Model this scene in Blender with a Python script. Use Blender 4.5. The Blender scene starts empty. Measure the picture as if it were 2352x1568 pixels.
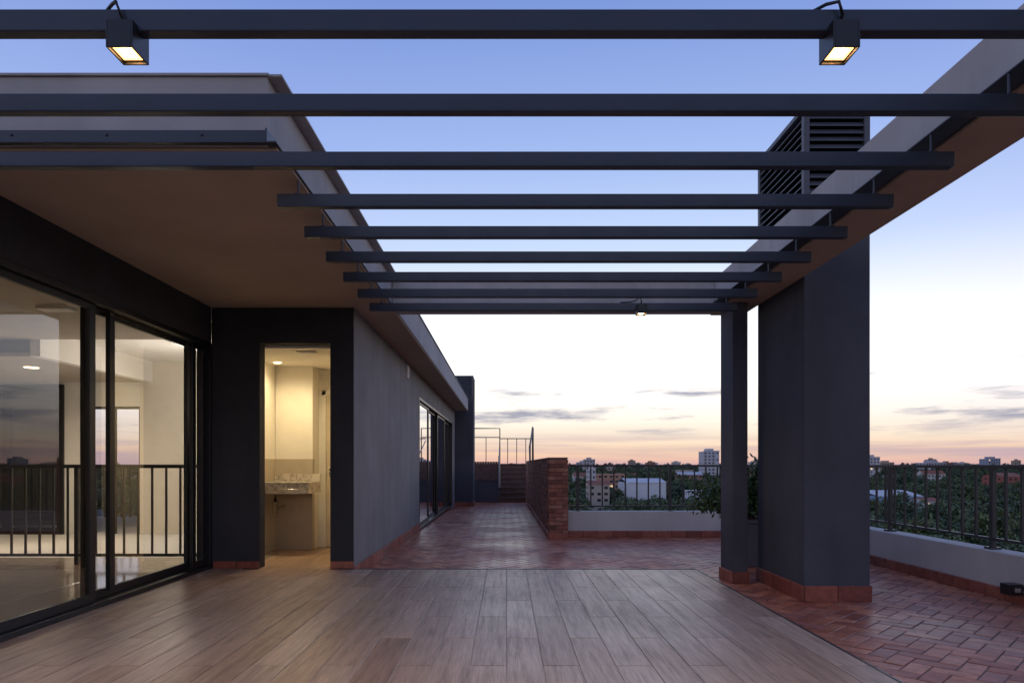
import bpy, math, random
from mathutils import Vector, Matrix
R = random.Random(7)
S = bpy.context.scene
COL = S.collection
S.view_settings.view_transform='Standard'; S.view_settings.look='None'; S.view_settings.exposure=0; S.view_settings.gamma=1

# ---------------------------------------------------------------- materials
def nt(name):
    m=bpy.data.materials.new(name); m.use_nodes=True
    n=m.node_tree; b=n.nodes['Principled BSDF']; return m,n,b
def pos(n,scale=(1,1,1)):
    g=n.nodes.new('ShaderNodeNewGeometry'); mp=n.nodes.new('ShaderNodeMapping'); mp.inputs['Scale'].default_value=scale
    n.links.new(g.outputs['Position'],mp.inputs['Vector']); return mp.outputs['Vector']
def noise(n,vec,scale,detail=4,rough=.55):
    t=n.nodes.new('ShaderNodeTexNoise'); t.inputs['Scale'].default_value=scale; t.inputs['Detail'].default_value=detail; t.inputs['Roughness'].default_value=rough
    n.links.new(vec,t.inputs['Vector']); return t.outputs['Fac']
def ramp(n,fac,stops):
    r=n.nodes.new('ShaderNodeValToRGB'); e=r.color_ramp.elements
    while len(e)<len(stops): e.new(.5)
    for i,(p,c) in enumerate(stops):
        e[i].position=p; e[i].color=(c[0],c[1],c[2],1)
    n.links.new(fac,r.inputs['Fac']); return r.outputs['Color']
def maprange(n,v,a,b,c,d):
    r=n.nodes.new('ShaderNodeMapRange'); n.links.new(v,r.inputs['Value'])
    r.inputs['From Min'].default_value=a; r.inputs['From Max'].default_value=b; r.inputs['To Min'].default_value=c; r.inputs['To Max'].default_value=d
    return r.outputs['Result']
def bump(n,b,h,strength,dist):
    u=n.nodes.new('ShaderNodeBump'); u.inputs['Strength'].default_value=strength; u.inputs['Distance'].default_value=dist
    n.links.new(h,u.inputs['Height']); n.links.new(u.outputs['Normal'],b.inputs['Normal'])
def mix(n,a,b,fac,mode='MIX'):
    x=n.nodes.new('ShaderNodeMix'); x.data_type='RGBA'; x.blend_type=mode
    for s,v in ((6,a),(7,b)):
        if isinstance(v,(tuple,list)): x.inputs[s].default_value=(v[0],v[1],v[2],1)
        else: n.links.new(v,x.inputs[s])
    if isinstance(fac,(int,float)): x.inputs[0].default_value=fac
    else: n.links.new(fac,x.inputs[0])
    return x.outputs[2]
def math_(n,op,a,b=None):
    x=n.nodes.new('ShaderNodeMath'); x.operation=op
    for i,v in enumerate((a,b)):
        if v is None: continue
        if isinstance(v,(int,float)): x.inputs[i].default_value=v
        else: n.links.new(v,x.inputs[i])
    return x.outputs[0]
def stucco(name,c,var=.12,bs=.25,rough=.9,streak=True):
    m,n,b=nt(name); v=pos(n)
    f=noise(n,v,1.3,6); f2=noise(n,pos(n,(3,3,.35)),1.5,5)
    lo=[x*(1-var) for x in c]; hi=[x*(1+var) for x in c]
    col=ramp(n,f,[(.3,lo),(.7,hi)])
    if streak: col=mix(n,col,[x*(1-var*1.6) for x in c],maprange(n,f2,.5,.75,0,.6))
    n.links.new(col,b.inputs['Base Color']); b.inputs['Roughness'].default_value=rough
    b.inputs['Specular IOR Level'].default_value=.3
    h=math_(n,'ADD',noise(n,v,90,3),math_(n,'MULTIPLY',noise(n,v,9,3),1.5)); bump(n,b,h,bs,.004); return m
def plain(name,c,rough=.5,metal=0,spec=.5,var=.08,sc=6,bs=0):
    m,n,b=nt(name); v=pos(n); f=noise(n,v,sc,5)
    n.links.new(ramp(n,f,[(.3,[x*(1-var) for x in c]),(.7,[x*(1+var) for x in c])]),b.inputs['Base Color'])
    n.links.new(maprange(n,noise(n,v,sc*2.3,4),.3,.7,rough*.85,min(1,rough*1.15)),b.inputs['Roughness'])
    b.inputs['Metallic'].default_value=metal; b.inputs['Specular IOR Level'].default_value=spec
    if bs: bump(n,b,noise(n,v,60,3),bs,.002)
    return m
def emis(name,c,s):
    m,n,b=nt(name); b.inputs['Base Color'].default_value=(*c,1); b.inputs['Emission Color'].default_value=(*c,1); b.inputs['Emission Strength'].default_value=s; return m
def glass(name,tint=(.9,.93,.95),ior=1.5,boost=1.0):
    m=bpy.data.materials.new(name); m.use_nodes=True; n=m.node_tree; n.nodes.clear()
    o=n.nodes.new('ShaderNodeOutputMaterial'); t=n.nodes.new('ShaderNodeBsdfTransparent'); t.inputs[0].default_value=(*tint,1)
    g=n.nodes.new('ShaderNodeBsdfGlossy'); g.inputs['Roughness'].default_value=0.0; g.inputs['Color'].default_value=(.97,.98,1,1)
    f=n.nodes.new('ShaderNodeFresnel'); f.inputs[0].default_value=ior
    mx=n.nodes.new('ShaderNodeMixShader'); k=math_(n,'MINIMUM',math_(n,'MULTIPLY',f.outputs[0],boost),1.0)
    n.links.new(k,mx.inputs[0]); n.links.new(t.outputs[0],mx.inputs[1]); n.links.new(g.outputs[0],mx.inputs[2]); n.links.new(mx.outputs[0],o.inputs[0]); return m

DARK=stucco('stucco_baked_shade',(.046,.046,.050),.18)  # dark grey wall paint, under-roof shade put into the colour
TOWER=stucco('slate_stucco',(.078,.081,.098),.18)
SIDE=stucco('stucco_baked_skylight',(.25,.235,.225),.15)  # same wall paint made lighter, open-sky light put into the colour
FASC=stucco('fascia_grey_stucco',(.42,.41,.415),.15)
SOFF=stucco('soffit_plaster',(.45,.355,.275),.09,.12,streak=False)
PARA=stucco('parapet_plaster',(.56,.53,.50),.1)
STEEL=plain('painted_steel',(.030,.040,.062),.36,0,.5,.1,3,.05)
BLACK=plain('black_aluminium',(.012,.012,.014),.35,0,.5)
RAIL=plain('railing_paint',(.035,.036,.04),.4)
LOUV=plain('louver_metal',(.075,.083,.105),.5)
TRIM=plain('edge_trim_metal',(.1,.1,.1),.35,.8)
WHITE=plain('white_paint',(.80,.79,.77),.7,var=.02)
CREAM=plain('cream_paint',(.78,.73,.64),.7,var=.03)
TILEB=plain('bathroom_tile',(.45,.38,.29),.4,var=.08)
ICEIL=plain('interior_ceiling',(.45,.40,.35),.9,var=.02)
GLASS=glass('window_glass',(.86,.88,.90),1.5,1.8)
GLASS2=glass('alley_glass',(.6,.63,.66),1.5,3.2)
CHROME=plain('chrome',(.8,.8,.8),.12,1)
LAMP=emis('lamp_lens',(1,.50,.14),5)
LED=emis('lamp_chip',(1,.85,.6),60)
DISC=emis('ceiling_lamp',(1,.8,.5),8)
DWOOD=plain('stair_wood',(.13,.072,.055),.6,var=.3,sc=8)

def tile_mat(name,stops,rough,grain=None,bs=.2):
    m,n,b=nt(name)
    a=n.nodes.new('ShaderNodeAttribute'); a.attribute_name='tone'
    col=ramp(n,a.outputs['Fac'],stops)
    if grain:
        g=n.nodes.new('ShaderNodeNewGeometry'); mp=n.nodes.new('ShaderNodeMapping'); mp.inputs['Scale'].default_value=grain
        off=n.nodes.new('ShaderNodeCombineXYZ'); n.links.new(math_(n,'MULTIPLY',a.outputs['Fac'],37.),off.inputs[1]); n.links.new(math_(n,'MULTIPLY',a.outputs['Fac'],91.),off.inputs[2])
        va=n.nodes.new('ShaderNodeVectorMath'); n.links.new(g.outputs['Position'],va.inputs[0]); n.links.new(off.outputs[0],va.inputs[1]); n.links.new(va.outputs[0],mp.inputs['Vector'])
        v=mp.outputs['Vector']; f=noise(n,v,1,8,.7)
        fine=noise(n,pos(n,(120,5,10)),1,3)
        col=mix(n,col,ramp(n,f,[(.3,(.6,.57,.55)),(.5,(1,1,1)),(.72,(1.24,1.23,1.21))]),1,'MULTIPLY')
        col=mix(n,col,ramp(n,fine,[(.35,(.84,.83,.82)),(.65,(1.1,1.1,1.1))]),1,'MULTIPLY')
        big=noise(n,pos(n),1.1,4); col=mix(n,col,(.74,.72,.71),maprange(n,big,.48,.78,0,.6),'MULTIPLY')
        bump(n,b,math_(n,'ADD',f,fine),bs,.004); n.links.new(math_(n,'ADD',maprange(n,f,.3,.7,rough+.07,rough-.05),maprange(n,big,.3,.7,-.05,.07)),b.inputs['Roughness'])
    else:
        f=noise(n,pos(n),14,6,.65); big=noise(n,pos(n),.9,5)
        col=mix(n,col,ramp(n,f,[(.3,(.66,.66,.66)),(.7,(1.22,1.22,1.22))]),1,'MULTIPLY')
        col=mix(n,col,(.68,.67,.67),maprange(n,big,.48,.72,0,.7),'MULTIPLY')
        bump(n,b,noise(n,pos(n),45,4),bs,.004); n.links.new(maprange(n,big,.35,.65,rough+.12,rough-.12),b.inputs['Roughness'])
    n.links.new(col,b.inputs['Base Color']); return m
PLANK=tile_mat('wood_look_tile',[(0,(.375,.235,.155)),(.35,(.455,.30,.205)),(.7,(.53,.37,.265)),(1,(.42,.285,.20))],.37,(26,1.6,10),.3)
TERRA=tile_mat('terracotta_paver',[(0,(.32,.095,.058)),(.3,(.46,.145,.077)),(.6,(.54,.185,.095)),(.85,(.62,.25,.14)),(1,(.38,.14,.10))],.40,None,.3)
BRICK=tile_mat('fired_brick',[(0,(.09,.045,.04)),(.25,(.24,.085,.055)),(.6,(.38,.14,.085)),(1,(.46,.22,.14))],.8)
SKIRT=tile_mat('terracotta_skirting',[(0,(.22,.06,.04)),(.5,(.33,.09,.055)),(1,(.40,.13,.08))],.5)
MORTAR=plain('mortar',(.17,.125,.105),.9,var=.15,bs=.3)
GROUT=plain('floor_grout',(.6,.53,.46),.8,var=.15)

# ---------------------------------------------------------------- mesh helpers
def empty(name,loc=(0,0,0)):
    e=bpy.data.objects.new(name,None); COL.objects.link(e); e.empty_display_size=.2; return e
class MB:
    def __init__(s): s.v=[]; s.f=[]; s.mi=[]; s.mats=[]; s.tone=[]
    def m(s,mat):
        if mat not in s.mats: s.mats.append(mat)
        return s.mats.index(mat)
    def poly(s,pts,mat,tone=.5):
        k=len(s.v); s.v+= [tuple(p) for p in pts]; s.f.append(tuple(range(k,k+len(pts)))); s.mi.append(s.m(mat)); s.tone.append(tone)
    def box(s,x0,x1,y0,y1,z0,z1,mat,M=None,tone=.5):
        x0,x1=min(x0,x1),max(x0,x1); y0,y1=min(y0,y1),max(y0,y1); z0,z1=min(z0,z1),max(z0,z1)
        k=len(s.v); P=[Vector(p) for p in((x0,y0,z0),(x1,y0,z0),(x1,y1,z0),(x0,y1,z0),(x0,y0,z1),(x1,y0,z1),(x1,y1,z1),(x0,y1,z1))]
        if M: P=[M@p for p in P]
        s.v+=[tuple(p) for p in P]
        for f in((0,3,2,1),(4,5,6,7),(0,1,5,4),(1,2,6,5),(2,3,7,6),(3,0,4,7)):
            s.f.append(tuple(k+i for i in f)); s.mi.append(s.m(mat)); s.tone.append(tone)
    def plate(s,o,u,v,t,b,mat,tone):
        o,u,v=Vector(o),Vector(u),Vector(v); n=u.cross(v).normalized(); ub=u.normalized()*b; vb=v.normalized()*b
        low=[o,o+u,o+u+v,o+v]; top=[o+ub+vb,o+u-ub+vb,o+u+v-ub-vb,o+v+ub-vb]
        k=len(s.v)
        s.v+=[tuple(p) for p in low]+[tuple(p+n*(t-b*.6)) for p in low]+[tuple(p+n*t) for p in top]
        F=[(8,9,10,11)]
        for i in range(4):
            j=(i+1)%4; F+=[(i,j,4+j,4+i),(4+i,4+j,8+j,8+i)]
        for f in F: s.f.append(tuple(k+i for i in f)); s.mi.append(s.m(mat)); s.tone.append(tone)
    def tube(s,pts,r,mat,seg=8):
        pts=[Vector(p) for p in pts]; rs=r if isinstance(r,list) else [r]*len(pts); k=len(s.v)
        for i,p in enumerate(pts):
            d=(pts[min(i+1,len(pts)-1)]-pts[max(i-1,0)]).normalized(); a=d.cross(Vector((0,0,1)))
            if a.length<.05: a=d.cross(Vector((1,0,0)))
            a.normalize(); c=d.cross(a)
            for j in range(seg):
                t=2*math.pi*j/seg; s.v.append(tuple(p+(a*math.cos(t)+c*math.sin(t))*rs[i]))
        for i in range(len(pts)-1):
            for j in range(seg):
                q=(j+1)%seg; s.f.append((k+i*seg+j,k+i*seg+q,k+(i+1)*seg+q,k+(i+1)*seg+j)); s.mi.append(s.m(mat)); s.tone.append(.5)
        for base in(k,k+(len(pts)-1)*seg):
            s.f.append(tuple(base+j for j in range(seg))); s.mi.append(s.m(mat)); s.tone.append(.5)
    def obj(s,name,parent=None,bevel=0,smooth=False):
        me=bpy.data.meshes.new(name); me.from_pydata(s.v,[],s.f)
        for m in s.mats: me.materials.append(m)
        me.polygons.foreach_set('material_index',s.mi)
        a=me.attributes.new('tone','FLOAT','FACE'); a.data.foreach_set('value',s.tone)
        if smooth: me.polygons.foreach_set('use_smooth',[True]*len(s.f))
        me.update(); o=bpy.data.objects.new(name,me); COL.objects.link(o)
        if parent: o.parent=parent
        if bevel:
            b=o.modifiers.new('bevel','BEVEL'); b.width=bevel; b.segments=2; b.limit_method='ANGLE'
        return o
def quick(name,boxes,parent=None,bevel=0):
    m=MB()
    for b in boxes: m.box(*b)
    return m.obj(name,parent,bevel)

ZB=-.12
def zf(y): return ZB if y<12 else ZB-.011*(min(y,22)-12)
CEIL=2.776; TOP=3.143

# ---------------------------------------------------------------- camera
cd=bpy.data.cameras.new('camera'); cam=bpy.data.objects.new('camera',cd); COL.objects.link(cam); S.camera=cam
cam.location=(0,0,1.1); cam.rotation_euler=(math.radians(90),0,0)
cd.sensor_width=36; cd.lens=24; cd.shift_x=.0055; cd.shift_y=.12; cd.clip_start=.05; cd.clip_end=20000

# ---------------------------------------------------------------- floors
m=MB(); 
m.box(-3.2,1.985,-3,7.18,-.2,-.005,GROUT)
for i in range(-16,10):
    x0=i*.2
    off=0 if i%2 else .6
    y=-3.0+off-.6+.14
    while y<7.18:
        a=max(y,-3.0); b=min(y+1.2,7.175)
        if b-a>.03: m.plate((x0+.003,a+.003,-.01),(.194,0,0),(0,b-a-.006,0),.01+R.uniform(-.0006,.0006),.0018,PLANK,R.random())
        y+=1.2
m.obj('wood_tile_floor')
quick('deck_edge_trim',[(1.988,2.002,-3,7.2,-.2,.004,TRIM),(-1.55,1.988,7.183,7.2,-.2,.004,TRIM)])

m=MB(); w=.122; c=math.cos(math.pi/4)
def rot(p): return ((p[0]-p[1])*c,(p[0]+p[1])*c)
def inreg(x,y):
    return (1.85<x<4.6 and -1.5<y<11.6) or (-1.75<x<1.95 and 7.05<y<11.6) or (-1.75<x<.8 and 11.5<y<24.2) or(-3<x<-1.0 and 21.3<y<24.2)
for i in range(-170,240):
    for j in range(-170,240):
        v=(i-j)%4
        if v==0: o=(i,j);u=(2,0);q=(0,1)
        elif v==3: o=(i,j);u=(1,0);q=(0,2)
        else: continue
        cx,cy=rot(((o[0]+(u[0]+q[0])/2)*w,(o[1]+(u[1]+q[1])/2)*w))
        if not inreg(cx,cy): continue
        g=.0045
        jx,jy=R.uniform(-.0012,.0012),R.uniform(-.0012,.0012)
        ox,oy=rot((o[0]*w+g+jx,o[1]*w+g+jy)); ux,uy=rot((u[0]*w-2*g,R.uniform(-.0015,.0015))); vx,vy=rot((0,q[1]*w-2*g))
        dz=R.uniform(-.0025,.0015)
        z=zf(oy); sl=-.011 if 12<oy<22 else 0
        t1,t2=R.uniform(-.006,.006),R.uniform(-.006,.006)
        m.plate((ox,oy,z-.02+dz),(ux,uy,uy*sl+t1*.2),(vx,vy,vy*sl+t2*.2),.02,.004,TERRA,R.random())
m.obj('brick_paving')
m=MB()
m.poly([(1.9,-3,ZB-.006),(4.6,-3,ZB-.006),(4.6,12,ZB-.006),(1.9,12,ZB-.006)],MORTAR)
for a,b in((12,22),(22,24.3)):
    m.poly([(-3.0,a,zf(a)-.006),(.9,a,zf(a)-.006),(.9,b,zf(b)-.006),(-3.0,b,zf(b)-.006)],MORTAR)
m.poly([(-1.8,7.1,ZB-.006),(1.9,7.1,ZB-.006),(1.9,12,ZB-.006),(-1.8,12,ZB-.006)],MORTAR)
m.obj('paving_mortar_bed')

def skirting(name,segs,parent=None,h=.1,L=.24):
    m=MB()
    for (x0,y0,x1,y1,zb) in segs:
        d=Vector((x1-x0,y1-y0,0)); n=max(1,round(d.length/L)); st=d/n; g=st.normalized()*.003
        for k in range(n):
            o=Vector((x0,y0,zb))+st*k+g; m.plate(o,st-2*g,(0,0,h),.022,.004,SKIRT,R.random())
        m.poly([(x0,y0,zb),(x1,y1,zb),(x1,y1,zb+h-.004),(x0,y0,zb+h-.004)],MORTAR)
    return m.obj(name,parent)

# ---------------------------------------------------------------- building
BLD=empty('rooftop_house')
m=MB()
m.box(-10.2,-1.26,3.6,7.65,CEIL+.004,TOP,FASC); m.box(-10.2,-1.2,7.65,21.4,CEIL+.004,TOP,FASC)
o=m.obj('roof_slab',BLD,.006)
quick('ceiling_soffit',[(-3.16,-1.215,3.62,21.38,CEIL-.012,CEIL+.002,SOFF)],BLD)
quick('roof_flashing',[(-10.22,-1.25,3.585,3.75,TOP,TOP+.012,FASC),(-1.40,-1.185,3.6,21.41,TOP+.001,TOP+.013,FASC)],BLD)
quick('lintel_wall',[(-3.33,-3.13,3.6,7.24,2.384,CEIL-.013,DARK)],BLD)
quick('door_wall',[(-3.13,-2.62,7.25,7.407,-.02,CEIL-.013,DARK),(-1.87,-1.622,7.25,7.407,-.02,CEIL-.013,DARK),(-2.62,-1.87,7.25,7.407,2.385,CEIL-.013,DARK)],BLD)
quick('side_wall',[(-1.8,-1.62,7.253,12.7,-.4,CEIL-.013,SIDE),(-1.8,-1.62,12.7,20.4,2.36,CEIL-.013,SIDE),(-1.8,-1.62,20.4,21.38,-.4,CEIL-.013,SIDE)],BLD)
skirting('wall_skirting',[(-3.11,7.25,-2.62,7.25,0),(-1.87,7.25,-1.62,7.25,0)],BLD,.075)
skirting('side_wall_skirting',[(-1.62,7.23,-1.62,12.7,ZB)],BLD,.14)
m=MB(); m.box(-1.618,-1.59,11.0,11.16,2.5,2.7,WHITE)
for k in range(6): m.box(-1.592,-1.583,11.015,11.145,2.515+k*.03,2.53+k*.03,WHITE)
m.obj('wall_vent_cover',BLD)
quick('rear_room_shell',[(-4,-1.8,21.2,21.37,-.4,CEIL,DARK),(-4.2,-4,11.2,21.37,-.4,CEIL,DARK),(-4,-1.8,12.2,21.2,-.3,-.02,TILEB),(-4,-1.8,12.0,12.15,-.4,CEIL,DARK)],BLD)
def slider_x(name,X,Ys,z0,z1,glassm,parent,st=.06,dep=.05,stag=True):
    m=MB(); g=MB(); 
    a,b=Ys[0],Ys[-1]
    m.box(X-.14,X+.004,a,b,z1-.05,z1-.001,BLACK); m.box(X-.14,X+.004,a,b,z0,z0+.04,BLACK)
    m.box(X-.14,X+.006,a,a+.04,z0+.04,z1-.05,BLACK); m.box(X-.14,X+.006,b-.04,b,z0+.04,z1-.05,BLACK)
    for i in range(len(Ys)-1):
        xo=X-.04-(.05 if (i%2 and stag) else 0); y0=Ys[i]-(.03 if i else -.041); y1=Ys[i+1]+(.03 if i<len(Ys)-2 else -.041)
        zz0=z0+.042; zz1=z1-.052
        m.box(xo-.035,xo,y0,y0+st,zz0,zz1,BLACK); m.box(xo-.035,xo,y1-st,y1,zz0,zz1,BLACK)
        m.box(xo-.034,xo-.001,y0+st,y1-st,zz0,zz0+.07,BLACK); m.box(xo-.034,xo-.001,y0+st,y1-st,zz1-.05,zz1,BLACK)
        g.poly([(xo-.017,y0+st,zz0+.07),(xo-.017,y1-st,zz0+.07),(xo-.017,y1-st,zz1-.05),(xo-.017,y0+st,zz1-.05)],glassm)
    e=empty(name); e.parent=parent
    m.obj('frame',e,.003); g.obj('glass',e); return e
slider_x('alley_sliding_door',-1.62,[12.7,14.6,16.5,18.4,20.4],-.12,2.358,GLASS2,BLD,.09)
slider_x('terrace_sliding_door',-3.13,[3.7,5.24,6.93,7.245],.0,2.383,GLASS,BLD,.075)
quick('door_stile',[(-3.2,-3.165,5.45,5.52,.1,2.32,BLACK)],BLD)

IN=empty('living_room_interior'); IN.parent=BLD
m=MB()
IFL=plain('polished_interior_tile',(.50,.43,.35),.12,var=.06,sc=1.5)
m.box(-10,-3.27,3.7,8.1,-.1,-.006,GROUT)
i=-10
while i<-3.3:
    j=3.7
    while j<8.1: m.plate((i+.002,j+.002,-.01),(.596,0,0),(0,.596,0),.008,.001,IFL,.5); j+=.6
    i+=.6
m.box(-10,-3.2,8.1,14.5,-.1,-.001,WHITE)
m.box(-3.27,-3.13,3.6,7.25,-.1,-.001,BLACK)
m.obj('interior_floor',IN)
m=MB()
m.box(-10,-3.33,3.7,8.2,2.6,2.64,ICEIL)
m.box(-10,-5.72,8.2,14.5,2.40,2.44,ICEIL)
m.box(-5.72,-5.6,8.2,10.8,2.40,CEIL,WHITE)
m.box(-5.6,-3.2,8.2,10.8,CEIL-.05,CEIL,WHITE)
m.obj('interior_ceiling',IN)
m=MB()
m.box(-10.2,-10,3.6,14.5,-.1,CEIL,CREAM); m.box(-10,-3.33,3.6,3.7,-.1,CEIL,CREAM)
m.box(-3.2,-3.0,7.407,10.8,-.1,CEIL,CREAM)
m.box(-6.99,-6.65,10.8,11.0,0,2.40,WHITE); m.box(-5.8,-5.4,10.8,11.0,0,CEIL,CREAM); m.box(-5.4,-3.2,10.8,11.0,0,CEIL,CREAM)
m.box(-6.65,-5.8,10.8,11.0,2.02,2.40,WHITE); m.box(-10,-6.99,10.8,11.0,2.36,2.4,WHITE)
m.box(-10,-8.05,12.4,12.5,0,2.4,TOWER)
m.obj('interior_walls',IN)
m=MB()
m.box(-10,-6.99,10.76,10.84,2.26,2.36,BLACK);m.box(-10,-6.99,10.76,10.84,0,.1,BLACK)
for x in(-7.09,-7.95,-8.9): m.box(x,x+.1,10.762,10.838,.1,2.26,BLACK)
for x in(-6.65,-5.84,-6.25): m.box(x,x+.035,10.85,10.9,0,2.02,BLACK)
m.box(-6.65,-5.8,10.85,10.9,1.98,2.02,BLACK)
m.box(-10,-5.5,14.2,14.25,1.05,1.1,RAIL)
for k in range(25): m.box(-10+k*.18,-9.98+k*.18,14.2,14.25,0,1.05,RAIL)
m.obj('interior_window_frame',IN)
m=MB(); m.poly([(-10,10.8,.1),(-7.09,10.8,.1),(-7.09,10.8,2.26),(-10,10.8,2.26)],GLASS); m.obj('interior_glass',IN)
m=MB()
m.box(-9.9,-3.35,7.5,7.54,1.06,1.1,RAIL); m.box(-9.9,-3.35,7.505,7.535,.09,.12,RAIL)
x=-9.8
while x<-3.35: m.box(x,x+.018,7.51,7.53,.12,1.06,RAIL); x+=.155
for x in(-4.75,-6.3,-3.4,-7.9): m.box(x,x+.04,7.5,7.54,0,1.06,RAIL)
m.obj('stairwell_railing',IN)
def disc(m,cx,cy,z,r,mat,seg=24): m.poly([(cx+r*math.cos(2*math.pi*i/seg),cy-r*math.sin(2*math.pi*i/seg),z) for i in range(seg)],mat)
m=MB(); disc(m,-6.36,9.14,2.394,.085,DISC); disc(m,-6.36,9.14,2.397,.105,WHITE); disc(m,-6.3,10.3,2.394,.05,DISC); disc(m,-8.0,5.6,2.594,.07,DISC)
m.obj('recessed_ceiling_lamp',IN)
quick('smoke_detector',[(-4.45,-4.15,6.45,6.6,2.57,2.6,WHITE)],IN)
def light(name,kind,loc,power,col,size=.1,parent=None,rot=None,spot=None):
    l=bpy.data.lights.new(name,kind); l.energy=power; l.color=col
    if kind=='AREA': l.size=size
    else: l.shadow_soft_size=size
    if spot: l.spot_size=math.radians(spot); l.spot_blend=.8
    o=bpy.data.objects.new(name,l); COL.objects.link(o); o.location=loc
    if parent: o.parent=parent
    if rot: o.rotation_euler=rot
    return o
W=(1,.76,.50)
light('lamp_and_fill_glow','SPOT',(-6.36,9.14,2.385),150,W,.08,IN,spot=165)
light('lamp_and_fill_glow','POINT',(-4.4,9.3,1.9),40,(1,.87,.72),.15,IN)  # added fill to brighten the upper void, no lamp fixture here
light('lamp_and_fill_glow','SPOT',(-8.0,5.6,2.585),90,W,.08,IN,spot=160)

BA=empty('bathroom'); BA.parent=BLD
m=MB()
m.box(-2.995,-1.8,7.41,9.15,-.1,-.004,PLANK); m.box(-2.618,-1.872,7.16,7.41,-.1,-.001,PLANK)
m.box(-3.0,-2.98,7.41,8.8,0,1.17,TILEB); m.box(-2.998,-2.984,7.41,8.8,1.17,2.36,CREAM)
m.box(-2.98,-2.5,8.8,8.9,0,1.17,TILEB); m.box(-2.98,-2.5,8.806,8.9,1.17,2.36,CREAM)
m.box(-2.52,-2.5,8.9,9.1,0,2.36,CREAM)
m.box(-2.5,-1.8,9.1,9.2,0,2.36,CREAM)
m.box(-1.86,-1.8,7.41,9.1,0,2.36,CREAM)
m.box(-3.0,-1.8,7.408,9.2,2.36,2.40,CREAM)
m.obj('bathroom_walls',BA)
m=MB(); m.box(-2.45,-2.40,9.07,9.1,0,2.08,CREAM); m.box(-2.45,-1.9,9.07,9.1,2.02,2.08,CREAM); m.box(-2.395,-1.9,9.08,9.1,.01,2.015,plain('door_paint',(.6,.5,.36),.5))
m.tube([(-2.34,9.08,1.0),(-2.34,9.03,1.0),(-2.24,9.03,1.0)],.009,CHROME); m.box(-2.355,-2.325,9.07,9.08,.93,1.05,CHROME)
m.obj('bathroom_door',BA,.003)
MARB,n,b=nt('marble'); v=pos(n); wv=noise(n,v,5,8,.7)
n.links.new(ramp(n,wv,[(.35,(.62,.57,.5)),(.47,(.58,.52,.44)),(.5,(.25,.2,.16)),(.53,(.6,.55,.47)),(.75,(.72,.68,.6))]),b.inputs['Base Color']); b.inputs['Roughness'].default_value=.2
m=MB(); m.box(-2.975,-2.39,8.25,8.79,.86,.885,MARB); m.box(-2.975,-2.392,8.252,8.28,.745,.86,MARB); m.box(-2.42,-2.392,8.28,8.79,.745,.86,MARB); m.box(-2.975,-2.39,8.77,8.795,.885,.98,MARB)
m.obj('washbasin_counter',BA,.002)
m=MB(); m.tube([(-2.86,8.45,.86),(-2.86,8.45,.62)],.022,CHROME,12); m.tube([(-2.86,8.45,.64),(-2.86,8.45,.5)],.035,CHROME,12)
m.tube([(-2.86,8.45,.55),(-2.86,8.6,.55),(-2.86,8.79,.57)],.016,CHROME)
m.tube([(-2.75,8.25,.80),(-2.75,8.215,.80),(-2.52,8.215,.80),(-2.52,8.25,.80)],.007,CHROME)
m.obj('basin_drain_pipe',BA,smooth=True)
m=MB(); m.box(-2.33,-2.12,7.55,7.68,2.35,2.36,TILEB)
for k in range(4): m.box(-2.32,-2.13,7.562+k*.03,7.575+k*.03,2.345,2.35,WHITE)
disc(m,-2.83,8.44,2.354,.045,DISC); m.obj('bathroom_ceiling_fittings',BA)
light('bathroom_lamp_glow','SPOT',(-2.35,8.2,2.33),40,(1,.79,.45),.12,BA,spot=168)
light('bathroom_lamp_glow','SPOT',(-2.75,8.3,2.345),32,(1,.79,.45),.1,BA,spot=165)

# ---------------------------------------------------------------- pergola
PG=empty('pergola')
m=MB(); m.box(2.29,2.65,-2,7.65,CEIL+.004,TOP,FASC); m.obj('edge_beam',PG,.006)
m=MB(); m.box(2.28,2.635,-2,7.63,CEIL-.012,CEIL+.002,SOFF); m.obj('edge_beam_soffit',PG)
m=MB(); m.box(-1.255,2.289,7.5,7.645,CEIL,TOP-.002,FASC); m.obj('cross_beam',PG,.006)
m=MB(); m.box(2.32,2.475,7.0,7.39,-.3,CEIL-.013,TOWER); m.obj('pergola_column',PG,.004)
skirting('column_skirting',[(2.32,7.0,2.475,7.0,ZB),(2.32,7.39,2.32,7.0,ZB),(2.475,7.0,2.475,7.39,ZB)],PG,.12)
m=MB()
m.box(2.15,2.289,-2,7.49,2.778,2.786,STEEL); m.box(2.281,2.289,-2,7.49,2.786,2.83,STEEL)
m.box(-1.259,-1.2,3.56,7.49,2.778,2.786,STEEL); m.box(-1.259,-1.25,3.56,7.49,2.786,2.855,STEEL)
m.box(-10,-1.26,3.56,3.599,2.778,2.786,STEEL); m.box(-10,-1.26,3.585,3.599,2.786,2.855,STEEL)
for x in(-1.6,-2.1,-2.6,-3.1): m.tube([(x,3.586,2.83),(x,3.577,2.83)],.008,STEEL)
m.obj('steel_angles',PG,.002)
m=MB(); ro=MB()
ys=[2.37+.5385*i for i in range(9)]
for i,y in enumerate(ys):
    xl=-7 if i<3 else -1.34
    m.box(xl,2.265,y,y+.05,2.604,2.68,STEEL)
    for x in(2.16,-1.222):
        if x<0 and i<3: continue
        ro.tube([(x,y+.025,2.675),(x,y+.025,2.779)],.0065,STEEL)
        ro.box(x-.02,x+.02,y+.003,y+.047,2.68,2.684,STEEL)
m.obj('rafters',PG,.004); ro.obj('hanger_rods',PG)

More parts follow.
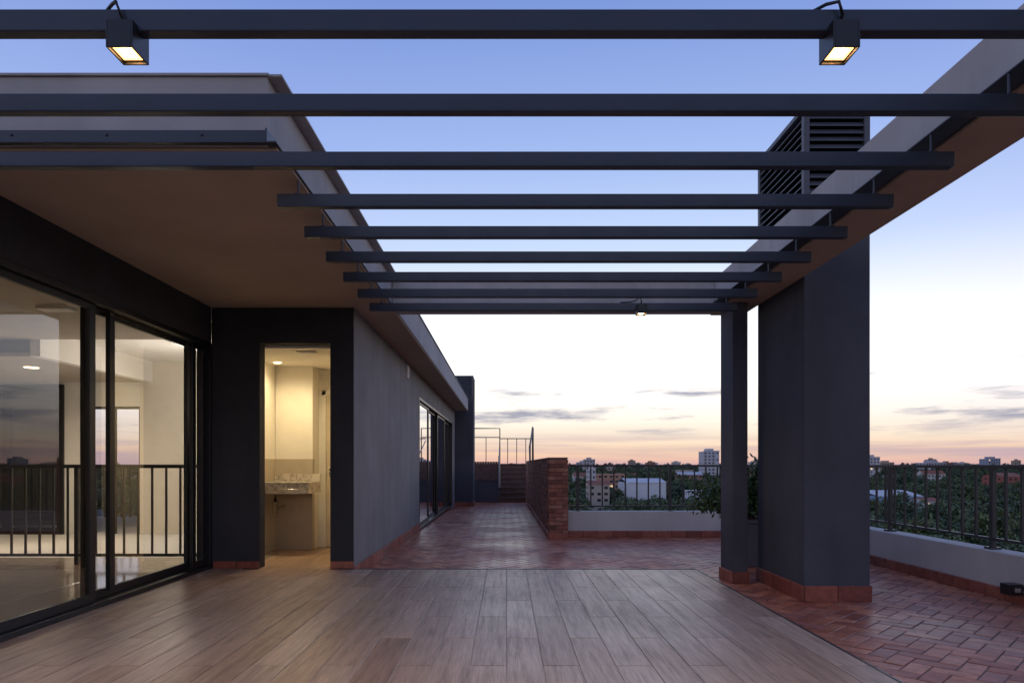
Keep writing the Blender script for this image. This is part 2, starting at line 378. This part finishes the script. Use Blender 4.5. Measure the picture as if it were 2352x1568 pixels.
def spot(loc,cable=True,flip=1,power=40):
    x,y,z=loc
    e=empty('square_spotlight')
    m=MB(); a=.046; h=.095; d=.055
    m.box(x-a,x-a+.006,y-d,y+d,z-h,z,BLACK);m.box(x+a-.006,x+a,y-d,y+d,z-h,z,BLACK)
    m.box(x-a+.006,x+a-.006,y-d,y-d+.006,z-h,z,BLACK);m.box(x-a+.006,x+a-.006,y+d-.006,y+d,z-h,z,BLACK)
    m.box(x-a+.006,x+a-.006,y-d+.006,y+d-.006,z-.03,z-.001,BLACK)
    m.obj('housing',e,.0015)
    m=MB(); q=.036; m.poly([(x-q,y-q-.006,z-h+.012),(x-q,y+q+.006,z-h+.012),(x+q,y+q+.006,z-h+.012),(x+q,y-q-.006,z-h+.012)],LAMP)
    r=.02; m.poly([(x-r,y-r,z-h+.010),(x-r,y+r,z-h+.010),(x+r,y+r,z-h+.010),(x+r,y-r,z-h+.010)],LED); m.obj('lens',e)
    m=MB(); zz=2.69
    m.tube([(x+.0*flip,y+.02,z-.01),(x-.005*flip,y-.035,z+.03),(x-.02*flip,y-.04,z+.07),(x-.05*flip,y-.01,zz+.012),(x-.09*flip,y+.02,zz+.004),(x-.2*flip,y+.03,zz)],.006,BLACK); m.obj('cable',e,smooth=True)
    light('lamp_beam','SPOT',(x,y,z-h-.004),power,(1,.7,.38),.03,e,spot=120)
spot((-1.325,ys[0]+.02,2.622),power=60); spot((1.165,ys[0]+.02,2.622),flip=1); spot((1.32,ys[8]+.0,2.66),power=22)

# ---------------------------------------------------------------- towers
def tower(x0,x1,y0,y1,zb,zl,zt,name,ll=True):
    e=empty(name)
    m=MB(); m.box(x0,x1,y0,y1,-.4,zl,TOWER); m.obj('shaft',e,.006)
    m=MB(); p=.05
    for (a,b) in((x0,y0),(x1-p,y0),(x0,y1-p),(x1-p,y1-p)): m.box(a,a+p,b,b+p,zl,zt,LOUV)
    m.box(x0-.002,x1+.002,y0-.002,y1+.002,zt,zt+.04,LOUV)
    m.box(x0+.06,x1-.06,y0+.06,y1-.06,zl,zt,BLACK)
    k=zl+.04
    while k<zt-.02:
        for s in(0,1):
            yy=y0+.003 if s==0 else y1-.003; sg=1 if s==0 else -1
            m.poly([(x0+p,yy,k),(x1-p,yy,k),(x1-p,yy+sg*.04,k+.045),(x0+p,yy+sg*.04,k+.045)],LOUV)
            m.poly([(x0+p,yy,k-.008),(x1-p,yy,k-.008),(x1-p,yy,k),(x0+p,yy,k)],LOUV)
            xx=x0+.003 if s==0 else x1-.003
            m.poly([(xx,y0+p,k),(xx,y1-p,k),(xx+sg*.04,y1-p,k+.045),(xx+sg*.04,y0+p,k+.045)],LOUV)
            m.poly([(xx,y0+p,k-.008),(xx,y1-p,k-.008),(xx,y1-p,k),(xx,y0+p,k)],LOUV)
        k+=.066
    m.obj('louvers',e); return e
t=tower(2.655,3.245,6.09,7.21,ZB,TOP+.02,4.26,'chimney_tower')
skirting('tower_skirting',[(2.655,6.09,3.245,6.09,ZB),(2.655,7.21,2.655,6.09,ZB),(3.245,6.09,3.245,7.21,ZB)],t,.14)
t=tower(-1.66,-1.05,21.6,22.7,zf(22),3.2,3.87,'chimney_tower')
skirting('tower_skirting',[(-1.66,21.6,-1.05,21.6,zf(22)),(-1.05,21.6,-1.05,22.7,zf(22))],t,.14)

# ---------------------------------------------------------------- parapets and rails
quick('parapet_wall',[(4.5,4.72,-3,11.45,-1.2,.30,PARA),(1.016,4.72,11.451,11.67,-1.2,.315,PARA)],None,.008)
skirting('parapet_skirting',[(1.03,11.45,4.5,11.45,ZB),(4.5,11.43,4.5,-3,ZB)],None,.11)
def railing(name,pts,sp,posts):
    m=MB(); (x0,y0),(x1,y1)=pts; d=Vector((x1-x0,y1-y0,0)); L=d.length; ang=math.atan2(d.y,d.x)
    M=Matrix.Translation((x0,y0,0))@Matrix.Rotation(ang,4,'Z')
    m.box(0,L,-.022,.022,1.062,1.096,RAIL,M); m.box(0,L,-.015,.015,.385,.41,RAIL,M)
    x=sp
    while x<L:
        if all(abs(x-p)>.06 for p in posts): m.box(x-.011,x+.011,-.011,.011,.41,1.062,RAIL,M)
        x+=sp
    for p in posts:
        m.box(p-.024,p+.024,-.02,.02,.3,1.0625,RAIL,M); m.box(p-.05,p+.05,-.05,.05,.301,.322,RAIL,M)
    return m.obj(name,None,.002)
railing('metal_railing',[(1.04,11.56),(4.61,11.56)],.195,[.17,1.73,3.2])
railing('metal_railing',[(4.61,11.5),(4.61,-3)],.2,[1.6,3.3,5.03,6.7,8.4,10.1,12])
e=empty('square_spotlight'); m=MB()
m.box(4.30,4.42,5.83,5.95,-.02,.075,BLACK); m.box(4.42,4.5,5.87,5.91,.01,.05,BLACK); m.obj('housing',e,.004)
m=MB(); m.box(4.315,4.405,5.822,5.83,-.005,.06,plain('lens_glass',(.02,.02,.02),.05)); m.box(4.335,4.385,5.818,5.822,.01,.045,plain('lens_reflector',(.5,.5,.5),.2,.8)); m.obj('lens',e)

# brick wall
m=MB(); X0,X1,Y0,Y1=.69,1.015,11.2,23.9; bt=1.215
m.box(X0+.012,X1-.012,Y0+.012,Y1,-1.2,bt-.012,MORTAR)
ch=.0675; r=0; z=-.3
while z<bt-.06:
    off=.115*(r%2)
    def course(o,d,L,off):
        s=-off
        while s<L:
            a=max(s,0)+.004; b=min(s+.23,L)-.004
            if b-a>.02: m.plate(Vector(o)+Vector(d)*a+Vector((0,0,z)),Vector(d)*(b-a),(0,0,ch-.009),.013+R.uniform(-.002,.002),.003,BRICK,R.random())
            s+=.23
    course((X0+.001,Y0+.012,0),(1,0,0),X1-X0-.002,off)
    course((X0+.012,Y1,0),(0,-1,0),Y1-Y0,.115*((r+1)%2))
    course((X1-.012,Y0,0),(0,1,0),Y1-Y0,off)
    z+=ch; r+=1
y=Y0
while y<Y1: m.plate((X0,y+.004,bt-.014),(X1-X0,0,0),(0,.062,0),.014+R.uniform(0,.003),.003,BRICK,R.random()); y+=.07
m.obj('brick_wall')
skirting('brick_wall_skirting',[(X0,Y0,X1,Y0,ZB),(X0,12,X0,Y0,ZB)],None,.1)
m=MB(); 
for k in range(40):
    a=12+k*.25; m.plate((X0,a+.247,zf(a)),(0,-.244,0),(0,0,.1),.022,.004,SKIRT,R.random())
m.obj('brick_wall_skirting')

# stairs, deck and rails at the end
e=empty('wooden_staircase'); m=MB(); zb=zf(23)
for k in range(8):
    z1=zb+.17*(k+1); y0=24+.28*k
    m.box(-.245,.83,y0-.02,y0+.30,z1-.035,z1,DWOOD); m.box(-.24,.825,y0+.01,y0+.03,z1-.17,z1-.035,DWOOD)
m.box(-.27,-.245,24,26.4,-1,.1,DWOOD)
m.obj('steps',e,.004)
m=MB(); zt=zb+.17*8
m.box(-3,-.27,24,24.15,-1,.55,TOWER); 
x=-3
while x<-.3: m.box(x,x+.085,23.97,23.995,.552,1.2,DWOOD); x+=.093
m.box(-4,1.05,26.25,32,zt-.1,zt,DWOOD); m.box(-4,1.04,26.3,32,-2,zt-.1,TOWER)
m.obj('upper_deck',e)
m=MB(); T=.022
m.tube([(-1.25,25,2.42),(-.24,25,2.42),(-.24,25,1.1)],T,RAIL); m.tube([(-.24,26.4,2.1),(1.02,26.4,2.1)],.018,RAIL)
m.tube([(-1.3,25.2,2.1),(-.24,25.2,2.1)],.016,RAIL)
for x in(-.75,): m.tube([(x,25.2,2.1),(x,25.2,1.0)],.014,RAIL)
for x in(.05,.4,.75,1.0): m.tube([(x,26.4,2.1),(x,26.4,1.1)],.014,RAIL)
m.tube([(.84,24.0,.95),(.86,25.2,1.75),(1.02,26.3,2.5),(1.03,26.35,1.1)],.035,RAIL)
m.tube([(.84,24,0),(.84,24,1.75),(1.0,26.3,2.55)],.02,RAIL)
m.tube([(-.25,23.9,.3),(-.25,23.9,1.4)],.035,plain('galvanised',(.5,.52,.55),.35,.6))
m.tube([(-.25,23.9,1.35),(-.25,26.2,2.0)],.02,RAIL)
m.obj('handrails',e)

# ---------------------------------------------------------------- plants
def leafmat(name,c):
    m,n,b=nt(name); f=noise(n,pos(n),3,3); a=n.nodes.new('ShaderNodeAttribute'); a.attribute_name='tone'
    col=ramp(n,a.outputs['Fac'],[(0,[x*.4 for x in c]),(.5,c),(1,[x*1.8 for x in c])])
    oi=n.nodes.new('ShaderNodeObjectInfo'); col=mix(n,col,ramp(n,oi.outputs['Random'],[(0,(.7,.8,.8)),(.5,(1,1,.9)),(1,(1.3,1.1,.8))]),1,'MULTIPLY')
    n.links.new(col,b.inputs['Base Color']); b.inputs['Roughness'].default_value=.6; return m
LEAF=leafmat('leaf_green',(.075,.13,.04))
e=empty('potted_plant'); m=MB()
px,py=2.98,8.35
m.box(px-.24,px+.24,py-.24,py+.24,ZB,.40,plain('planter_concrete',(.1,.1,.11),.8)); m.box(px-.26,px+.26,py-.26,py+.26,.40,.44,plain('planter_rim',(.11,.11,.12),.8)); m.obj('planter',e,.01)
m=MB(); BARK=plain('bark',(.08,.06,.045),.9)
for k in range(74):
    a=R.uniform(0,6.28); l=R.uniform(.5,1.05); out=R.uniform(.1,.5) 
    if k%3==0: out=R.uniform(.55,.8)
    if k>63: a=math.pi+R.uniform(-.5,.5); out=R.uniform(.5,.75); l=R.uniform(.35,.6)
    p=Vector((px+R.uniform(-.1,.1),py+R.uniform(-.1,.1),.42)); pts=[p]
    for s in range(1,9):
        t=s/8; pts.append(p+Vector((math.cos(a)*out*t,math.sin(a)*out*t,l*(t-.55*t*t*(out/.6)))))
    m.tube(pts,[.006-.0005*i for i in range(9)],BARK,5)
    for s in range(2,9):
        for q in range(10):
            c0=pts[s]+Vector([R.gauss(0,.03) for _ in range(3)]); d=Vector([R.gauss(0,1) for _ in range(3)]).normalized(); w2=d.cross(Vector([R.gauss(0,1) for _ in range(3)])).normalized()*.015; d*=R.uniform(.055,.09)
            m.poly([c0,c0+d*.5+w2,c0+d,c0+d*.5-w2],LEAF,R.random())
m.obj('foliage',e)

# ---------------------------------------------------------------- city
def gz(D):
    t=max(0,min(1,(D-180)/750)); return -24+13*(t*t*(3-2*t))
gm,n,b=nt('ground_vegetation'); v=pos(n); f=noise(n,v,.02,8,.7)
n.links.new(ramp(n,f,[(.3,(.025,.04,.02)),(.5,(.045,.07,.035)),(.62,(.10,.095,.08)),(.75,(.06,.075,.045))]),b.inputs['Base Color']); b.inputs['Roughness'].default_value=1
m=MB(); N=64; rings=[0,180,260,340,420,500,600,700,800,930,2000,5000,9000]
for a,b2 in zip(rings[:-1],rings[1:]):
    for i in range(N):
        t0=2*math.pi*i/N; t1=2*math.pi*(i+1)/N
        P=[(a*math.cos(t0),a*math.sin(t0),gz(a)),(b2*math.cos(t0),b2*math.sin(t0),gz(b2)),(b2*math.cos(t1),b2*math.sin(t1),gz(b2)),(a*math.cos(t1),a*math.sin(t1),gz(a))]
        if a==0: P=P[1:]; P[2]=(0,0,gz(0))
        m.poly(P,gm)
m.obj('ground')
def treemesh(seed,mat):
    r=random.Random(seed); m=MB(); h=r.uniform(8,12)
    m.tube([(0,0,0),(.1,.1,h*.3),(.2,-.1,h*.6)],[.35,.25,.12],BARK,6)
    cl=[]
    for k in range(16):
        a=r.uniform(0,6.28); rr=r.uniform(0,h*.42); zc=h*(.4+.5*r.random()*(1-rr/(h*.6)))
        c0=Vector((rr*math.cos(a),rr*math.sin(a),zc)); cl.append((c0,r.uniform(1.1,2.1)))
        if k<7: m.tube([(.1,.1,h*.3),tuple(c0)],[.15,.04],BARK,4)
    for c0,rad in cl:
        base=r.uniform(.1,.8)
        for q in range(60):
            d=Vector([r.gauss(0,1) for _ in range(3)]).normalized(); p=c0+d*rad*r.uniform(.6,1.05)
            u=Vector([r.gauss(0,1) for _ in range(3)]).normalized()*r.uniform(.25,.5); w2=d.cross(u)
            if w2.length<.01: continue
            w2=w2.normalized()*r.uniform(.2,.45)
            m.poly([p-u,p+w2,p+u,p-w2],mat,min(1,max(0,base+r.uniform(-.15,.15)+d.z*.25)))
    me=m.obj('tmp'); d=me.data; bpy.data.objects.remove(me); return d
TL=[leafmat('tree_leaf',(.066,.10,.042)),leafmat('tree_leaf_dark',(.048,.08,.038)),leafmat('tree_leaf_hazed',(.095,.11,.10))]  # last leaf colour is paled and greyed, distance haze painted in
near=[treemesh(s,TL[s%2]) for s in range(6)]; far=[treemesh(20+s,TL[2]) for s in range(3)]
FT=empty('distant_trees')
blds=[]
def place(u0,u1,d0,d1,cnt,protos,sc):
    for k in range(cnt):
        D=math.sqrt(R.uniform(d0*d0,d1*d1)); u=R.uniform(u0,u1); x=u*D
        if any(a-5<x<b2+5 and c0-g0<D<d2+4 for a,b2,c0,d2,g0 in blds): continue
        o=bpy.data.objects.new('tree',R.choice(protos)); o.parent=FT; COL.objects.link(o)
        s=R.uniform(*sc); o.location=(x,D,gz(D)-R.uniform(0,2)); o.scale=(s*R.uniform(.9,1.3),s*R.uniform(.9,1.3),s*R.uniform(.8,1.15)); o.rotation_euler=(0,0,R.uniform(0,6.28))
WINM=plain('window_dark',(.03,.035,.045),.15)
WLIT=emis('window_lit',(1,.7,.35),.9)
def wallc(c): return plain('facade_paint',c,.9,var=.07,sc=.3)
RT=plain('clay_roof',(.26,.10,.065),.9,var=.2,sc=.5)
RS=plain('sheet_roof',(.5,.52,.56),.6,var=.1,sc=.2)
def building(name,px0,px1,ytop,D,c,dep=14,roof=None,win=True,parent=None,mat=None,ft=3.0,clear=22):
    x0=(px0-1163)*D/1568; x1=(px1-1163)*D/1568; zt=1.1+(1066-ytop)*D/1568
    blds.append((x0,x1,D,D+dep,clear)); m=MB(); mat=mat or wallc(c); GZ=gz(D)-2
    m.box(x0,x1,D,D+dep,GZ,zt,mat)
    if roof=='gable':
        xm=(x0+x1)/2; hh=min(3,(x1-x0)*.18)
        m.poly([(x0-.3,D-.3,zt),(x1+.3,D-.3,zt),(x1+.3,D+dep/2,zt+hh),(x0-.3,D+dep/2,zt+hh)],RT); m.poly([(x1+.3,D+dep+.3,zt),(x0-.3,D+dep+.3,zt),(x0-.3,D+dep/2,zt+hh),(x1+.3,D+dep/2,zt+hh)],RT)
        m.poly([(x0,D,zt),(x0,D+dep,zt),(x0,D+dep/2,zt+hh*.97)],mat); m.poly([(x1,D,zt),(x1,D+dep,zt),(x1,D+dep/2,zt+hh*.97)],mat)
    elif roof=='tower':
        w=(x1-x0); m.box(x0+w*.3,x0+w*.7,D+3,D+dep-3,zt,zt+2.6,mat); m.box(x0-.2,x1+.2,D-.2,D+.1,zt-.3,zt+.7,mat)
    elif roof=='shed':
        m.poly([(x0-.4,D-.4,zt+.02),(x1+.4,D-.4,zt+.02),(x1+.4,D+dep/2,zt+2.2),(x0-.4,D+dep/2,zt+2.2)],RS); m.poly([(x0-.4,D+dep+.4,zt+.02),(x1+.4,D+dep+.4,zt+.02),(x1+.4,D+dep/2,zt+2.2),(x0-.4,D+dep/2,zt+2.2)],RS)
    if win:
        z=zt-2.2; nw=max(2,int((x1-x0)/2.9)); st=(x1-x0)/nw
        while z>GZ+1:
            for k in range(nw):
                if R.random()<.08: continue
                a=x0+st*(k+.25); m.poly([(a,D-.04,z),(a+st*.5,D-.04,z),(a+st*.5,D-.04,z+1.3),(a,D-.04,z+1.3)],WLIT if R.random()<.03 else WINM)
                if roof=='tower' and k%2==0: m.box(a-.3,a+st*.6,D-1.1,D-.05,z-.75,z-.1,mat)
            for side,sx in((x0-.04,1),(x1+.04,1)):
                for k in range(3): a=D+dep*(k+.3)/3; m.poly([(side,a,z),(side,a+1.5,z),(side,a+1.5,z+1.3),(side,a,z+1.3)],WINM)
            z-=ft
    return m.obj(name,parent)
wh=(.55,.55,.58); cr=(.45,.40,.34)
building('apartment_tower',1616,1652,1036,620,(.5,.52,.58),16,'tower')
building('apartment_tower',1990,2021,1050,640,(.5,.51,.55),16,'tower')
building('apartment_tower',2126,2172,1062,760,(.42,.42,.48),18,'tower')
building('apartment_tower',2270,2298,1053,820,(.3,.33,.42),16,'tower')
building('apartment_block',1352,1368,1077,380,wh,12,'tower')
building('apartment_block',1372,1436,1088,420,(.42,.24,.17),14)
building('apartment_block',1325,1352,1062,900,(.42,.42,.47),14,'tower')
building('apartment_block',1395,1412,1072,700,cr,12,'tower')
building('apartment_block',1560,1596,1079,560,(.42,.38,.36),14)
building('apartment_block',1470,1500,1076,800,(.5,.5,.52),14)
building('warehouse',1440,1530,1108,370,(.62,.65,.7),30,'shed',win=False,clear=60)
building('warehouse',2018,2120,1139,300,(.22,.34,.52),30,'shed',win=False,clear=50)
building('warehouse',1590,1628,1127,330,(.6,.62,.66),14,clear=50)
building('brick_house',2302,2352,1094,420,(.30,.10,.08),18,'gable',clear=40)
building('brick_house',1352,1400,1112,330,(.4,.36,.32),12,'gable',clear=40)
building('house',2120,2160,1150,285,(.5,.5,.5),10,'gable')
SK=empty('distant_city_buildings')
fm=[wallc((.45,.44,.46)),wallc((.38,.30,.25)),wallc((.28,.28,.32)),wallc((.42,.36,.32)),wallc((.3,.17,.13)),wallc((.55,.54,.53))]
for k in range(170):
    D=math.sqrt(R.uniform(400**2,1700**2)); u=R.uniform(-.3,1.05); wd=R.uniform(9,20); px=1163+u*1568
    h=R.choice([6,7,8,9,10,11]) + (R.choice([0,0,0,3,5,9]) if D>700 else 0)
    yt=1066-(gz(D)+h-1.1)*1568/D
    ww=wd*1568/D
    building('building',px-ww/2,px+ww/2,yt,D,None,R.uniform(8,16),R.choice(['gable','gable','shed',None]) if h<12 else 'tower',True,SK,R.choice(fm),clear=16)
place(-.2,1.05,150,420,2900,near,(.75,1.3))
place(-.2,1.05,420,900,2800,near,(.75,1.4))
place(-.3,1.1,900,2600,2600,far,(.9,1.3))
place(-1.0,-.4,120,900,500,near,(.8,1.4))

# ---------------------------------------------------------------- sky
wd=bpy.data.worlds.new('World'); S.world=wd; wd.use_nodes=True; n=wd.node_tree; n.nodes.clear()
out=n.nodes.new('ShaderNodeOutputWorld'); bg=n.nodes.new('ShaderNodeBackground'); n.links.new(bg.outputs[0],out.inputs[0])
tc=n.nodes.new('ShaderNodeTexCoord'); d=tc.outputs['Generated']
sp=n.nodes.new('ShaderNodeSeparateXYZ'); n.links.new(d,sp.inputs[0]); z=sp.outputs['Z']
sky=ramp(n,z,[(0,(.80,.47,.42)),(.018,(.98,.68,.47)),(.04,(1.05,.88,.68)),(.07,(1.12,1.03,.91)),(.12,(1.25,1.22,1.18)),(.20,(1.1,1.13,1.2)),(.29,(.64,.78,1.04)),(.40,(.41,.56,.93)),(.56,(.235,.37,.75)),(1,(.19,.29,.58))])
vm=n.nodes.new('ShaderNodeVectorMath'); vm.operation='DOT_PRODUCT'; n.links.new(d,vm.inputs[0]); vm.inputs[1].default_value=(.12,.993,0)
az=vm.outputs['Value']
sky2=mix(n,(.90,.84,.80),(1,1,1),maprange(n,az,-.2,.75,0,1)); sky=mix(n,sky,sky2,1,'MULTIPLY')
sky3=mix(n,(.86,.85,.95),(1,1,1),maprange(n,az,.80,.97,0,1)); sky=mix(n,sky,sky3,1,'MULTIPLY')
mp=n.nodes.new('ShaderNodeMapping'); mp.inputs['Scale'].default_value=(5,5,42); mp.inputs['Location'].default_value=(.6,.2,.35); n.links.new(d,mp.inputs['Vector'])
f=noise(n,mp.outputs[0],1.0,7,.6)
band=math_(n,'MULTIPLY',maprange(n,z,.03,.06,0,1),maprange(n,z,.10,.14,1,0))
cl=math_(n,'MULTIPLY',maprange(n,f,.53,.65,0,.92),band)
sky=mix(n,sky,(.34,.35,.46),cl)
mp2=n.nodes.new('ShaderNodeMapping'); mp2.inputs['Scale'].default_value=(3,3,70); mp2.inputs['Location'].default_value=(3.1,1.2,.1); n.links.new(d,mp2.inputs['Vector'])
f2=noise(n,mp2.outputs[0],1.0,6,.6); band2=maprange(n,z,.035,.06,1,0)
side=maprange(n,az,.84,.98,.85,.45)
sky=mix(n,sky,(.52,.39,.47),math_(n,'MULTIPLY',math_(n,'MULTIPLY',maprange(n,f2,.42,.62,0,1),side),band2))
n.links.new(sky,bg.inputs['Color']); bg.inputs['Strength'].default_value=1.0
